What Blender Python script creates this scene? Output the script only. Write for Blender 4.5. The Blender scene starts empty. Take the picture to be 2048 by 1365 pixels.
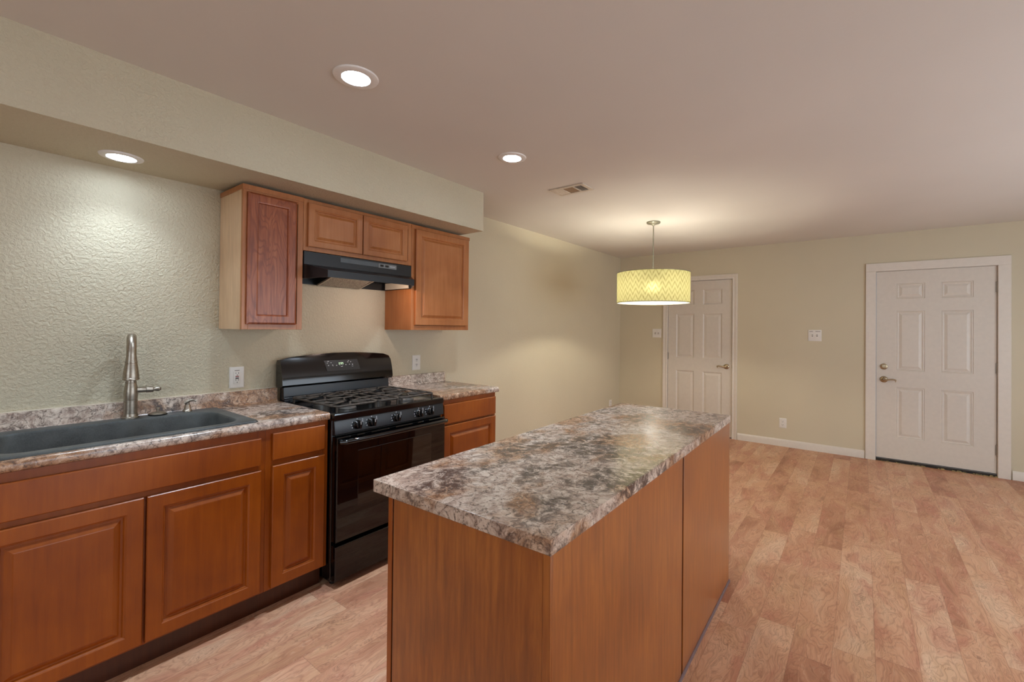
import bpy, math, random
from mathutils import Vector, Matrix
random.seed(7)
sc = bpy.context.scene
col = sc.collection
PI = math.pi

# ------------------------------------------------------------------ camera
F, U0, V0 = 888.9026, 1061.3421, 649.9348
yaw, pit, rol = (math.radians(a) for a in (36.742, 0.4631, 0.5669))
fw = Vector((-math.sin(yaw) * math.cos(pit), math.cos(yaw) * math.cos(pit), math.sin(pit)))
rt = Vector((math.cos(yaw), math.sin(yaw), 0)); up = rt.cross(fw)
rt2 = rt * math.cos(rol) + up * math.sin(rol); up2 = -rt * math.sin(rol) + up * math.cos(rol)
cd = bpy.data.cameras.new('camera'); cam = bpy.data.objects.new('camera', cd); col.objects.link(cam)
cd.sensor_fit = 'HORIZONTAL'; cd.sensor_width = 36.0; cd.lens = F / 2048 * 36
cd.shift_x = (1024 - U0) / 2048; cd.shift_y = (V0 - 682.5) / 2048
cd.clip_start = 0.05; cd.clip_end = 60
cam.matrix_world = Matrix(((rt2.x, up2.x, -fw.x, 2.897), (rt2.y, up2.y, -fw.y, 0.0), (rt2.z, up2.z, -fw.z, 1.3873), (0, 0, 0, 1)))
sc.camera = cam

# ------------------------------------------------------------------ world, light levels, exposure
w = bpy.data.worlds.new('world'); sc.world = w; w.use_nodes = True
w.node_tree.nodes['Background'].inputs[0].default_value = (0.6, 0.7, 0.9, 1)
w.node_tree.nodes['Background'].inputs[1].default_value = 0.3
sc.view_settings.view_transform = 'Standard'; sc.view_settings.look = 'None'
sc.view_settings.exposure = 0.0; sc.view_settings.gamma = 1.0
sc.view_settings.use_curve_mapping = False
sc.cycles.max_bounces = 10; sc.cycles.diffuse_bounces = 6; sc.cycles.glossy_bounces = 4
sc.cycles.sample_clamp_indirect = 6.0; sc.cycles.caustics_reflective = False; sc.cycles.caustics_refractive = False
LED = 58.0            # glow of the recessed LED lenses
SPOT = 86.0          # beam of a ceiling downlight, watts
SPOT_S = 21.0        # beam of the soffit downlight
LED_COL = (0.70, 0.845, 1.0)
BULB = 440.0         # bulbs of the drum pendant
BULB_COL = (1.0, 0.93, 0.77)
HOOD_LAMP = 210.0
WIN = 5.0            # room fill from the unseen window added behind the camera
WIN_R = 3.7          # daylight in the unseen right window, widened to soften shadows
WIN_COL = (0.74, 0.87, 1.0)

# ------------------------------------------------------------------ dimensions
H = 2.4471; D = 6.107; XR = 5.6; YF = -3.2
SD, SZ, SE = 0.5107, 2.1457, 2.5629

# ------------------------------------------------------------------ mesh helper
class MB:
    def __init__(s): s.v = []; s.f = []
    def add(s, vs, fs):
        n = len(s.v); s.v += [tuple(p) for p in vs]; s.f += [tuple(i + n for i in f) for f in fs]; return s
    def box(s, x0, x1, y0, y1, z0, z1):
        return s.add([(x0,y0,z0),(x1,y0,z0),(x1,y1,z0),(x0,y1,z0),(x0,y0,z1),(x1,y0,z1),(x1,y1,z1),(x0,y1,z1)],
            [(0,3,2,1),(4,5,6,7),(0,1,5,4),(1,2,6,5),(2,3,7,6),(3,0,4,7)])
    def prism(s, poly, ax, a, b):
        # poly: 2D points in the two other axes (cyclic order), extruded along axis ax from a to b
        def P(p, t):
            return (t, p[0], p[1]) if ax == 0 else (p[0], t, p[1]) if ax == 1 else (p[0], p[1], t)
        n = len(poly)
        return s.add([P(p, a) for p in poly] + [P(p, b) for p in poly],
            [tuple(range(n))[::-1], tuple(range(n, 2*n))] + [(i, (i+1) % n, n + (i+1) % n, n + i) for i in range(n)])
    def cyl(s, p0, p1, r0, r1=None, n=20):
        r1 = r0 if r1 is None else r1
        p0 = Vector(p0); p1 = Vector(p1); d = (p1 - p0).normalized()
        a = d.orthogonal().normalized(); b = d.cross(a)
        vs = [p + (a * math.cos(2*PI*i/n) + b * math.sin(2*PI*i/n)) * r for p, r in ((p0, r0), (p1, r1)) for i in range(n)]
        return s.add(vs, [tuple(range(n))[::-1], tuple(range(n, 2*n))] + [(i, (i+1) % n, n + (i+1) % n, n + i) for i in range(n)])
    def lathe(s, prof, c, n=32, axis=(0,0,1), cap=True):
        # prof: (radius, height along axis)
        d = Vector(axis).normalized(); a = d.orthogonal().normalized(); b = d.cross(a); c = Vector(c)
        vs = [c + d*h + (a*math.cos(2*PI*i/n) + b*math.sin(2*PI*i/n)) * r for r, h in prof for i in range(n)]
        fs = []
        for k in range(len(prof)-1):
            fs += [(k*n+i, k*n+(i+1) % n, (k+1)*n+(i+1) % n, (k+1)*n+i) for i in range(n)]
        if cap: fs += [tuple(range(n))[::-1], tuple(range((len(prof)-1)*n, len(prof)*n))]
        return s.add(vs, fs)
    def tube(s, path, r, n=10, closed=False, flat=1.0):
        pts = [Vector(p) for p in path]; m = len(pts); rr = r if isinstance(r, (list, tuple)) else [r]*m
        vs = []; prev = None
        for i, p in enumerate(pts):
            if closed: t = pts[(i+1) % m] - pts[i-1]
            else: t = pts[min(i+1, m-1)] - pts[max(i-1, 0)]
            t.normalize()
            ref = Vector((0,0,1)) if abs(t.z) < 0.95 else (prev if prev else Vector((1,0,0)))
            a = ref - t * ref.dot(t); a.normalize(); b = t.cross(a); prev = a
            vs += [p + (a*math.cos(2*PI*k/n)*flat + b*math.sin(2*PI*k/n)) * rr[i] for k in range(n)]
        fs = [(i*n+k, i*n+(k+1) % n, ((i+1) % m)*n+(k+1) % n, ((i+1) % m)*n+k) for i in range(m if closed else m-1) for k in range(n)]
        if not closed: fs += [tuple(range(n))[::-1], tuple(range((m-1)*n, m*n))]
        return s.add(vs, fs)
    def rings(s, fn, a0, a1, b0, b1, rg, back=True):
        # nested rectangles (inset, height) in a local plane, mapped to 3D with fn(a, b, h); last ring is capped
        vs = []
        for ins, h in rg:
            vs += [fn(a0+ins, b0+ins, h), fn(a1-ins, b0+ins, h), fn(a1-ins, b1-ins, h), fn(a0+ins, b1-ins, h)]
        fs = [(k*4+i, k*4+(i+1) % 4, k*4+4+(i+1) % 4, k*4+4+i) for k in range(len(rg)-1) for i in range(4)]
        m = (len(rg)-1)*4; fs.append((m, m+1, m+2, m+3))
        if back: fs.append((3, 2, 1, 0))
        return s.add(vs, fs)
    def build(s, name, mat, parent=None, bevel=0, smooth=True, seg=2, fix=True):
        me = bpy.data.meshes.new(name)
        o0 = ORG.get(parent.name, Vector((0,0,0))) if parent else Vector((0,0,0))
        me.from_pydata([Vector(p) - o0 for p in s.v], [], s.f); me.update()
        if fix:
            import bmesh
            bm = bmesh.new(); bm.from_mesh(me); bmesh.ops.recalc_face_normals(bm, faces=bm.faces); bm.to_mesh(me); bm.free()
        me.materials.append(mat)
        if smooth: me.shade_smooth(); me.set_sharp_from_angle(angle=math.radians(38))
        o = bpy.data.objects.new(name, me); col.objects.link(o)
        if parent: o.parent = parent; ORG[o.name] = o0
        if bevel:
            b = o.modifiers.new('bevel', 'BEVEL'); b.width = bevel; b.segments = seg; b.limit_method = 'ANGLE'; b.angle_limit = math.radians(40)
            b.harden_normals = False
        return o
ORG = {}
def thing(name, label, cat, loc=(0,0,0), group=None, local=False):
    o = bpy.data.objects.new(name, None); col.objects.link(o); o.location = loc; o.empty_display_size = 0.1
    ORG[o.name] = Vector((0,0,0)) if local else Vector(loc)
    o['label'] = label; o['category'] = cat
    if group: o['group'] = group
    return o
def tag(o, label, cat, group=None):
    o['label'] = label; o['category'] = cat
    if group: o['group'] = group
    return o
def struct(o, label, cat):
    o['kind'] = 'structure'; o['label'] = label; o['category'] = cat; return o
def sroot(name, label, cat, loc):
    return struct(thing(name, label, cat, loc), label, cat)
def bez(p0, p1, p2, p3, n=12):
    out = []
    for i in range(n+1):
        t = i/n; u = 1-t
        out.append(tuple(u**3*a + 3*u*u*t*b + 3*u*t*t*c + t**3*d for a, b, c, d in zip(p0, p1, p2, p3)))
    return out

# ------------------------------------------------------------------ materials
def lin(c):
    return tuple((x/255/12.92 if x/255 <= .04045 else ((x/255+.055)/1.055)**2.4) for x in c) + (1,)
class NT:
    def __init__(s, name):
        s.m = bpy.data.materials.new(name); s.m.use_nodes = True; s.t = s.m.node_tree
        s.b = s.t.nodes['Principled BSDF']
    def n(s, typ, **kw):
        x = s.t.nodes.new(typ)
        for k, v in kw.items():
            if k == 'op': x.operation = v
            elif hasattr(x, k) and k not in ('inputs',): setattr(x, k, v)
        return x
    def l(s, a, b): s.t.links.new(a, b)
    def coord(s): return s.n('ShaderNodeTexCoord').outputs['Object']
    def map(s, vec, scale=(1,1,1), loc=(0,0,0), rot=(0,0,0)):
        m = s.n('ShaderNodeMapping'); s.l(vec, m.inputs[0]); m.inputs['Scale'].default_value = scale
        m.inputs['Location'].default_value = loc; m.inputs['Rotation'].default_value = rot; return m.outputs[0]
    def noise(s, vec, scale=5, detail=4, rough=.5, dist=0):
        x = s.n('ShaderNodeTexNoise'); s.l(vec, x.inputs['Vector']); x.inputs['Scale'].default_value = scale
        x.inputs['Detail'].default_value = detail; x.inputs['Roughness'].default_value = rough; x.inputs['Distortion'].default_value = dist
        return x.outputs['Fac']
    def math(s, op, a, b=None, clamp=False):
        x = s.n('ShaderNodeMath', op=op); x.use_clamp = clamp
        for i, v in enumerate((a, b)):
            if v is None: continue
            if isinstance(v, (int, float)): x.inputs[i].default_value = v
            else: s.l(v, x.inputs[i])
        return x.outputs[0]
    def ramp(s, fac, stops):
        r = s.n('ShaderNodeValToRGB'); s.l(fac, r.inputs[0]); e = r.color_ramp.elements
        while len(e) < len(stops): e.new(.5)
        for el, (p, c) in zip(e, stops):
            el.position = p; el.color = lin(c) if len(c) == 3 else c
        return r.outputs[0]
    def rng(s, fac, a, b, c=0., d=1.):
        r = s.n('ShaderNodeMapRange'); s.l(fac, r.inputs[0])
        for i, v in enumerate((a, b, c, d)): r.inputs[i+1].default_value = v
        return r.outputs[0]
    def mix(s, fac, a, b, mode='MIX'):
        x = s.n('ShaderNodeMix'); x.data_type = 'RGBA'; x.blend_type = mode
        if isinstance(fac, (int, float)): x.inputs[0].default_value = fac
        else: s.l(fac, x.inputs[0])
        for i, v in ((6, a), (7, b)):
            if isinstance(v, tuple): x.inputs[i].default_value = v if len(v) == 4 else lin(v)
            else: s.l(v, x.inputs[i])
        return x.outputs[2]
    def sep(s, vec):
        x = s.n('ShaderNodeSeparateXYZ'); s.l(vec, x.inputs[0]); return x.outputs
    def comb(s, x, y, z):
        c = s.n('ShaderNodeCombineXYZ')
        for i, v in enumerate((x, y, z)):
            if isinstance(v, (int, float)): c.inputs[i].default_value = v
            else: s.l(v, c.inputs[i])
        return c.outputs[0]
    def bump(s, h, strength=.3, dist=.01):
        b = s.n('ShaderNodeBump'); s.l(h, b.inputs['Height'])
        if isinstance(strength, (int, float)): b.inputs['Strength'].default_value = strength
        else: s.l(strength, b.inputs['Strength'])
        b.inputs['Distance'].default_value = dist; s.l(b.outputs[0], s.b.inputs['Normal'])
    def fin(s, colr=None, rough=.5, metal=0, spec=.5, coat=0, coat_rough=.1):
        if colr is not None:
            if isinstance(colr, tuple): s.b.inputs['Base Color'].default_value = colr if len(colr) == 4 else lin(colr)
            else: s.l(colr, s.b.inputs['Base Color'])
        if isinstance(rough, (int, float)): s.b.inputs['Roughness'].default_value = rough
        else: s.l(rough, s.b.inputs['Roughness'])
        s.b.inputs['Metallic'].default_value = metal; s.b.inputs['Specular IOR Level'].default_value = spec
        s.b.inputs['Coat Weight'].default_value = coat; s.b.inputs['Coat Roughness'].default_value = coat_rough
        return s.m
def flat(name, c, rough=.5, metal=0, spec=.5, coat=0, var=.06, scale=30):
    # plain material with a faint procedural variation of tone
    t = NT(name); n = t.noise(t.coord(), scale, 3)
    c2 = tuple(max(0, x*(1-var)) for x in c)
    return t.fin(t.ramp(n, [(.3, c2), (.7, c)]), rough, metal, spec, coat)
def emit(name, c, s):
    t = NT(name); t.fin((1.,1.,1.,1.), .4)
    t.b.inputs['Emission Color'].default_value = c + (1,); t.b.inputs['Emission Strength'].default_value = s; return t.m

WALL_C = (206, 196, 170)
def wall_mat(name, tex):
    t = NT(name); c = t.coord()
    n = t.noise(c, 1.2, 3); colr = t.ramp(n, [(.3, tuple(x*.97 for x in WALL_C)), (.7, WALL_C)])
    if tex:
        a = t.noise(c, 72, 4, .55, .6); h = t.rng(a, .38, .62)
        y = t.sep(c)[1]; st = t.rng(y, 2.3, 2.9, .48, .14)
        t.bump(h, st, .006)
    else:
        a = t.noise(c, 70, 3, .5, .3); t.bump(a, .12, .004)
    return t.fin(colr, .62, spec=.35)
M_WALLK = wall_mat('orange_peel_paint', True)
M_WALL = wall_mat('wall_paint', False)
t = NT('ceiling_paint'); c = t.coord()
t.bump(t.noise(c, 60, 4, .55, .3), .10, .004)
M_CEIL = t.fin(t.ramp(t.noise(c, .9, 3), [(.3, (214,210,203)), (.7, (220,216,209))]), .7, spec=.3)

def floor_mat():
    t = NT('plank_vinyl'); c = t.coord(); x, y, z = t.sep(c)
    PW, PL = .148, 1.22
    fx = t.math('DIVIDE', t.math('ADD', x, .015), PW); row = t.math('FLOOR', fx)
    wn = t.n('ShaderNodeTexWhiteNoise'); wn.noise_dimensions = '1D'; t.l(row, wn.inputs['W'])
    fy = t.math('ADD', t.math('DIVIDE', y, PL), t.math('MULTIPLY', wn.outputs[0], 7.3)); seg = t.math('FLOOR', fy)
    wn2 = t.n('ShaderNodeTexWhiteNoise'); wn2.noise_dimensions = '2D'; t.l(t.comb(row, seg, 0), wn2.inputs['Vector'])
    rv = wn2.outputs[0]
    rc = t.math('MULTIPLY', rv, 37.0)
    sx = t.math('ADD', t.math('MULTIPLY', x, 8.0), rc); sy = t.math('ADD', t.math('MULTIPLY', y, 2.6), rc)
    v0 = t.comb(sx, sy, rc)
    wp = t.n('ShaderNodeTexNoise'); t.l(v0, wp.inputs['Vector']); wp.inputs['Scale'].default_value = 1.1; wp.inputs['Detail'].default_value = 3
    vm = t.n('ShaderNodeVectorMath', op='MULTIPLY_ADD'); t.l(wp.outputs['Color'], vm.inputs[0]); vm.inputs[1].default_value = (1.5, 1.1, 0); t.l(v0, vm.inputs[2])
    v = vm.outputs[0]; wx, wy, wz = t.sep(v)
    patch = t.noise(v, .85, 3, .55, .3); hue = t.noise(t.map(v, (1,1,1), (5.2, 9.1, 0)), 1.1, 3, .55)
    base = t.ramp(t.math('ADD', t.math('MULTIPLY', rv, .26), t.math('MULTIPLY', patch, .80)),
                  [(.30, (164,110,82)), (.44, (198,144,112)), (.60, (214,166,132)), (.78, (228,192,160))])
    base = t.mix(t.rng(hue, .52, .66, 0, .60), base, (192,126,102))
    base = t.mix(t.rng(hue, .46, .32, 0, .40), base, (206,164,122))
    fine = t.noise(t.comb(t.math('MULTIPLY', wx, 5.5), t.math('MULTIPLY', wy, 2.6), rc), 2.0, 5, .68, .5)
    line = t.rng(t.math('ABSOLUTE', t.math('SUBTRACT', fine, .5)), .030, .0)
    gate = t.rng(t.noise(v, 1.7, 2, .5), .44, .66)
    c1 = t.mix(t.math('MULTIPLY', t.math('MULTIPLY', line, gate), .72), base, (110,68,48))
    ring = t.math('SINE', t.math('MULTIPLY', t.noise(v, .75, 1.5, .45), 190.0))
    c1 = t.mix(t.math('MULTIPLY', t.rng(ring, .3, 1.0), t.rng(gate, .75, .25, .05, .34)), c1, (146,98,74))
    grain = t.noise(t.comb(t.math('MULTIPLY', wx, 16), t.math('MULTIPLY', wy, 2.2), rc), 2.2, 5, .65, .2)
    c2 = t.mix(t.rng(grain, .54, .70, 0, .52), c1, (132,84,62))
    c3 = t.mix(t.rng(grain, .46, .30, 0, .38), c2, (226,192,162))
    kn = t.rng(t.noise(t.map(v, (1,1,1), (2.7,4.4,0)), 1.5, 2, .5, .8), .70, .80, 0, .6)
    c4 = t.mix(kn, c3, (116,72,52))
    ex = t.math('ABSOLUTE', t.math('SUBTRACT', t.math('FRACT', fx), .5)); ey = t.math('ABSOLUTE', t.math('SUBTRACT', t.math('FRACT', fy), .5))
    seam = t.math('MAXIMUM', t.math('GREATER_THAN', ex, .492), t.math('GREATER_THAN', ey, .4988))
    c5 = t.mix(t.math('MULTIPLY', seam, .35), c4, (120,78,56))
    t.bump(t.math('SUBTRACT', grain, t.math('MULTIPLY', seam, .4)), .08, .003)
    return t.fin(c5, t.rng(grain, .3, .7, .36, .5), spec=.45)
M_FLOOR = floor_mat()

def laminate():
    t = NT('granite_laminate'); c = t.coord()
    warp = t.n('ShaderNodeTexNoise'); t.l(c, warp.inputs['Vector']); warp.inputs['Scale'].default_value = 8; warp.inputs['Detail'].default_value = 5
    vm = t.n('ShaderNodeVectorMath', op='MULTIPLY_ADD'); t.l(warp.outputs['Color'], vm.inputs[0]); vm.inputs[1].default_value = (.11,.11,.11); t.l(c, vm.inputs[2])
    wv = vm.outputs[0]
    patch = t.noise(t.map(wv, (4.2,2.6,4.2)), 1.0, 3, .55)
    mid = t.noise(wv, 30, 6, .70, .3); fine = t.noise(wv, 120, 4, .65, .4)
    base = t.ramp(mid, [(.30, (112,94,86)), (.42, (168,146,132)), (.54, (204,186,170)), (.70, (222,208,194))])
    tan = t.ramp(mid, [(.32, (98,68,50)), (.5, (162,122,92)), (.68, (208,178,150))])
    c1 = t.mix(t.rng(patch, .48, .57), base, tan)
    dk = t.math('MULTIPLY', t.rng(t.noise(t.map(wv, (5,3.4,5), (3.1,1.7,.4)), 1.0, 3, .55), .50, .60), t.rng(mid, .60, .44))
    c2 = t.mix(t.math('MULTIPLY', dk, .92), c1, (58,54,55))
    vo = t.n('ShaderNodeTexVoronoi'); vo.feature = 'DISTANCE_TO_EDGE'; t.l(wv, vo.inputs['Vector']); vo.inputs['Scale'].default_value = 26
    vein = t.math('MULTIPLY', t.rng(vo.outputs['Distance'], .09, .0), t.rng(fine, .40, .56))
    c3 = t.mix(t.math('MULTIPLY', vein, .85), c2, (70,58,54))
    c4 = t.mix(t.rng(fine, .55, .66, 0, .75), c3, (88,72,64))
    c5 = t.mix(t.rng(fine, .42, .30, 0, .5), c4, (226,214,202))
    return t.fin(c5, .20, spec=.62)
M_LAM = laminate()

def wood(name, c_dark, c_mid, c_light, grain=.5, scale=1.0, rough=.38, contour=0., vary=.5, horiz=False, coat=.35):
    t = NT(name); c = t.coord()
    k = (22*scale, 2.0*scale, 22*scale) if horiz else (22*scale, 22*scale, 1.6*scale)
    v = t.map(c, k)
    g = t.noise(v, 2.0, 6, .62, .3); bl = t.noise(c, 3.2, 3, .5, .3)
    f = t.math('ADD', t.math('MULTIPLY', g, grain), t.math('MULTIPLY', bl, vary))
    lo = (grain+vary)*.5 - .16*(grain+vary); hi = (grain+vary)*.5 + .16*(grain+vary)
    colr = t.ramp(f, [(lo, c_dark), ((lo+hi)/2, c_mid), (hi, c_light)])
    if contour:
        n2 = t.noise(t.map(c, (7,7,1.4)), 1.3, 2, .45, .5)
        s = t.math('SINE', t.math('MULTIPLY', n2, 120))
        colr = t.mix(t.rng(s, .1, 1, 0, contour), colr, c_dark)
    t.bump(g, .05, .002)
    return t.fin(colr, rough, spec=.4, coat=coat, coat_rough=.28)
M_WOOD = wood('cinnamon_maple', (124,55,2), (143,69,5), (160,82,12), .35, 1.0, .36)
M_WOOD_LIT = wood('lit_maple', (150,88,44), (168,104,56), (182,120,72), .35, 1.0, .36)  # cabinet maple again, with the brighter light on the uppers put into its colour
M_OAK = wood('stained_oak', (110,50,26), (146,76,42), (170,100,62), .8, 1.2, .33, contour=.55, vary=.3)
M_BIRCH = wood('pale_birch', (192,156,120), (210,174,136), (222,190,152), .6, 1.0, .45, contour=.18)
M_VENEER = wood('island_veneer', (118,60,10), (146,78,18), (170,100,32), .75, 1.5, .30, contour=.12, vary=.35, coat=.9)
M_DARKGAP = flat('gap_shade', (26,18,14), .8)  # near-black that stands for the shade inside the island gap
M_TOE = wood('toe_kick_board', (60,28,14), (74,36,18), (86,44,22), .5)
M_WHITE = flat('white_gloss_paint', (220,212,200), .38, spec=.45, var=.02)
M_DOOR = flat('white_door_paint', (212,204,192), .4, spec=.45, var=.02)
M_PLATE = flat('white_plastic', (226,222,214), .35, var=.02)
M_IVORY = flat('ivory_plastic', (222,212,192), .35, var=.02)
M_SLOT = flat('slot_black', (40,36,34), .6)
M_GREYINK = flat('grey_print', (130,122,112), .6)
M_REDBTN = flat('red_button', (150,70,66), .5)
M_BLACKBTN = flat('black_button', (44,34,34), .5)
M_BLACK = flat('black_enamel', (10,10,11), .12, spec=.5, coat=.3, var=.2)
M_BLACK2 = flat('satin_black_steel', (22,23,25), .32, spec=.5, var=.2)
M_BKPANEL = flat('blue_black_steel', (30,33,37), .26, spec=.6, var=.15)
M_GLASSB = flat('black_oven_glass', (5,5,6), .03, spec=.5, coat=.15, var=.2)
M_IRON = flat('cast_iron', (84,76,68), .5, spec=.45, var=.35, scale=60)
M_KNOB = flat('black_knob', (9,9,10), .18, spec=.6)
M_CAP = flat('burner_cap', (18,17,17), .5)
M_ALU = flat('burner_aluminium', (120,118,114), .45, metal=.7)
M_MARK = flat('white_print', (205,205,205), .5)
M_CTRL = flat('control_overlay', (40,38,36), .35, var=.1)
M_HOODSTRIP = flat('hood_grey_strip', (88,92,94), .35, metal=.3)
M_HOODCTL = flat('hood_switch_plate', (128,128,126), .4, metal=.3)
M_NICKEL = flat('brushed_nickel', (176,166,152), .36, metal=1.0, var=.12, scale=90)
M_BRASS = flat('satin_nickel_hardware', (184,166,136), .32, metal=.9, var=.12, scale=90)
M_HINGE = flat('hinge_steel', (168,160,148), .4, metal=.35)
t = NT('composite_sink'); c = t.coord()
M_SINK = t.fin(t.mix(t.rng(t.noise(c, 9, 4), .35, .7), t.ramp(t.noise(c, 220, 2), [(.35, (52,55,55)), (.7, (72,75,74))]), (86,89,87)), .42, spec=.45)
t = NT('filter_mesh'); c = t.coord(); vo = t.n('ShaderNodeTexVoronoi'); t.l(c, vo.inputs['Vector']); vo.inputs['Scale'].default_value = 160
M_FILT = t.fin(t.ramp(vo.outputs['Distance'], [(.1, (196,186,176)), (.7, (120,110,102))]), .35, metal=.6)
M_ALUFR = flat('filter_frame', (200,190,180), .35, metal=.7)
M_TRIMRING = flat('light_trim_white', (236,234,230), .4, var=.02)
M_LENS = emit('led_lens', LED_COL, LED)
M_BULB = emit('warm_bulb', BULB_COL, BULB)
M_HLAMP = emit('hood_bulb', (1.0, .73, .60), HOOD_LAMP)
M_GREEN = emit('green_display', (.20, .75, .06), .55)
M_DAY = emit('fill_pane', WIN_COL, WIN); M_DAYR = emit('daylit_wide_pane', WIN_COL, WIN_R)
M_VENT = flat('vent_enamel', (214,204,188), .45)
M_DAMPER = flat('vent_damper', (150,122,94), .6)
M_VENTDK = flat('vent_dark_duct', (58,44,32), .8)
M_ROD = flat('pendant_metal', (150,148,132), .38, metal=.6)
M_CAULK = flat('yellowed_caulk', (176,156,104), .8, var=.4, scale=40)
M_THRESH = flat('threshold_metal', (62,54,46), .5, metal=.3, var=.5, scale=25)
M_SHOE = flat('vinyl_shoe_mould', (112,88,88), .3, spec=.6)

def shade_mat():
    t = NT('chevron_shade_fabric'); c = t.coord(); x, y, z = t.sep(c)
    ang = t.math('MULTIPLY', t.math('ARCTAN2', y, x), .35)
    fr = t.math('FRACT', t.math('DIVIDE', ang, .0611)); tri = t.math('ABSOLUTE', t.math('SUBTRACT', fr, .5))
    v = t.math('ADD', z, t.math('MULTIPLY', tri, .115))
    band = t.math('FRACT', t.math('DIVIDE', v, .0575))
    streak = t.noise(t.comb(t.math('MULTIPLY', ang, 260), t.math('MULTIPLY', z, 14), 0), 1.0, 4, .6)
    m = t.math('MULTIPLY', t.rng(t.math('ABSOLUTE', t.math('SUBTRACT', band, .5)), .34, .06), t.rng(streak, .34, .62))
    colr = t.mix(t.math('MULTIPLY', m, .75), (132,128,90), (78,68,34))
    out = t.t.nodes['Material Output']
    tr = t.n('ShaderNodeBsdfTranslucent'); t.l(colr, tr.inputs[0])
    gm = t.n('ShaderNodeNewGeometry'); inner = t.mix(gm.outputs['Backfacing'], colr, (226, 218, 200))
    df = t.n('ShaderNodeBsdfDiffuse'); t.l(inner, df.inputs[0])
    mx = t.n('ShaderNodeMixShader'); mx.inputs[0].default_value = .5; t.l(tr.outputs[0], mx.inputs[1]); t.l(df.outputs[0], mx.inputs[2])
    rf = t.n('ShaderNodeBsdfRefraction'); rf.inputs['Roughness'].default_value = .75; rf.inputs['IOR'].default_value = 1.3; t.l(colr, rf.inputs['Color'])
    m2 = t.n('ShaderNodeMixShader'); m2.inputs[0].default_value = .025; t.l(mx.outputs[0], m2.inputs[1]); t.l(rf.outputs[0], m2.inputs[2])
    t.l(m2.outputs[0], out.inputs['Surface']); return t.m
M_SHADE = shade_mat()

# ================================================================== setting
T = .12
struct(MB().box(-T, XR+T, YF-T, D+T, -.08, 0).build('floor', M_FLOOR, smooth=False), 'swirly pink-tan wood plank floor', 'floor')
struct(MB().box(-T, XR+T, YF-T, D+T, H, H+.1).build('ceiling', M_CEIL, smooth=False), 'beige textured ceiling with two round downlights', 'ceiling')
struct(MB().box(-T, 0, YF-T, D+T, 0, H).build('wall_left', M_WALLK, smooth=False), 'beige orange-peel textured wall behind the sink and range', 'wall')
# back wall with two door openings
D1 = (.718, 1.562, 2.052); D2 = (3.012, 3.940, 2.042)
m = MB()
for x0, x1 in ((0, D1[0]), (D1[1], D2[0]), (D2[1], XR+T)): m.box(x0, x1, D, D+T, 0, H)
m.box(D1[0], D1[1], D, D+T, D1[2], H); m.box(D2[0], D2[1], D, D+T, D2[2], H)
struct(m.build('wall_back', M_WALL, smooth=False), 'tan far wall with two white panelled doors', 'wall')
# right wall and front wall (outside the frame) each with one window opening
W1 = (2.2, 4.6, .85, 2.05)      # front wall: x range, z range
W2 = (.5, 4.9, .15, 2.08)      # right wall: y range, z range
m = MB(); m.box(XR, XR+T, YF-T, W2[0], 0, H); m.box(XR, XR+T, W2[1], D, 0, H); m.box(XR, XR+T, W2[0], W2[1], 0, W2[2]); m.box(XR, XR+T, W2[0], W2[1], W2[3], H)
struct(m.build('wall_right', M_WALL, smooth=False), 'tan side wall right of the photo', 'wall')
m = MB(); m.box(0, W1[0], YF-T, YF, 0, H); m.box(W1[1], XR, YF-T, YF, 0, H); m.box(W1[0], W1[1], YF-T, YF, 0, W1[2]); m.box(W1[0], W1[1], YF-T, YF, W1[3], H)
struct(m.build('wall_front', M_WALL, smooth=False), 'tan wall behind the camera', 'wall')
def window(name, label, ax, a0, a1, z0, z1, p):
    # ax 0: in the right wall (plane x=p), ax 1: in the front wall (plane y=p)
    fr = MB(); pn = MB()
    def bx(mm, a, b, c, d, q0, q1):
        if ax: mm.box(a, b, q0, q1, c, d)
        else: mm.box(q0, q1, a, b, c, d)
    s = -1 if ax else 1
    q = sorted((p, p + s*.08)); g = sorted((p + s*.03, p + s*.035))
    f = .05; mid = (a0+a1)/2
    bx(fr, a0, a1, z0, z0+f, *q); bx(fr, a0, a1, z1-f, z1, *q); bx(fr, a0, a0+f, z0+f, z1-f, *q); bx(fr, a1-f, a1, z0+f, z1-f, *q); bx(fr, mid-.025, mid+.025, z0+f, z1-f, *q)
    o = struct(fr.build(name, M_WHITE), label, 'window')
    bx(pn, a0+f, mid-.025, z0+f, z1-f, *g); pn.build('pane', M_DAY if ax else M_DAYR, o)
    pn = MB(); bx(pn, mid+.025, a1-f, z0+f, z1-f, *g); pn.build('pane', M_DAY if ax else M_DAYR, o)
window('window_fill', 'unseen white window added behind the camera for room fill', 1, *W1, YF)  # unseen glowing window, put in as room fill
window('window_2', 'unseen, widened white window in the side wall right of the photo', 0, *W2, XR)  # unseen window, made wide to soften the pendant's shadow on the left wall
struct(MB().box(0, SD, YF, SE, SZ, H).build('wall_soffit', M_WALLK, smooth=False), 'beige dropped soffit above the wall cabinets', 'soffit')
def baseboard(name, ax, a0, a1, p, s):
    prof = [(0, 0), (s*.013, 0), (s*.013, .066), (s*.010, .074), (s*.006, .079), (s*.004, .085), (0, .085)]
    m = MB()
    if ax == 1: m.prism([(a, b) for a, b in prof], 1, a0, a1); m.v = [(p+x, y, z) for x, y, z in m.v]
    else: m.prism([(a, b) for a, b in prof], 0, a0, a1); m.v = [(x, p+y, z) for x, y, z in m.v]
    struct(m.build(name, M_WHITE), 'white painted baseboard along the ' + name.split('_')[1] + ' wall', 'baseboard')
baseboard('baseboard_left', 1, 2.66, D-.014, 0, 1)
baseboard('baseboard_back', 0, .015, .648, D, -1)
baseboard('baseboard_back.001', 0, 1.628, 2.918, D, -1)
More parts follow.
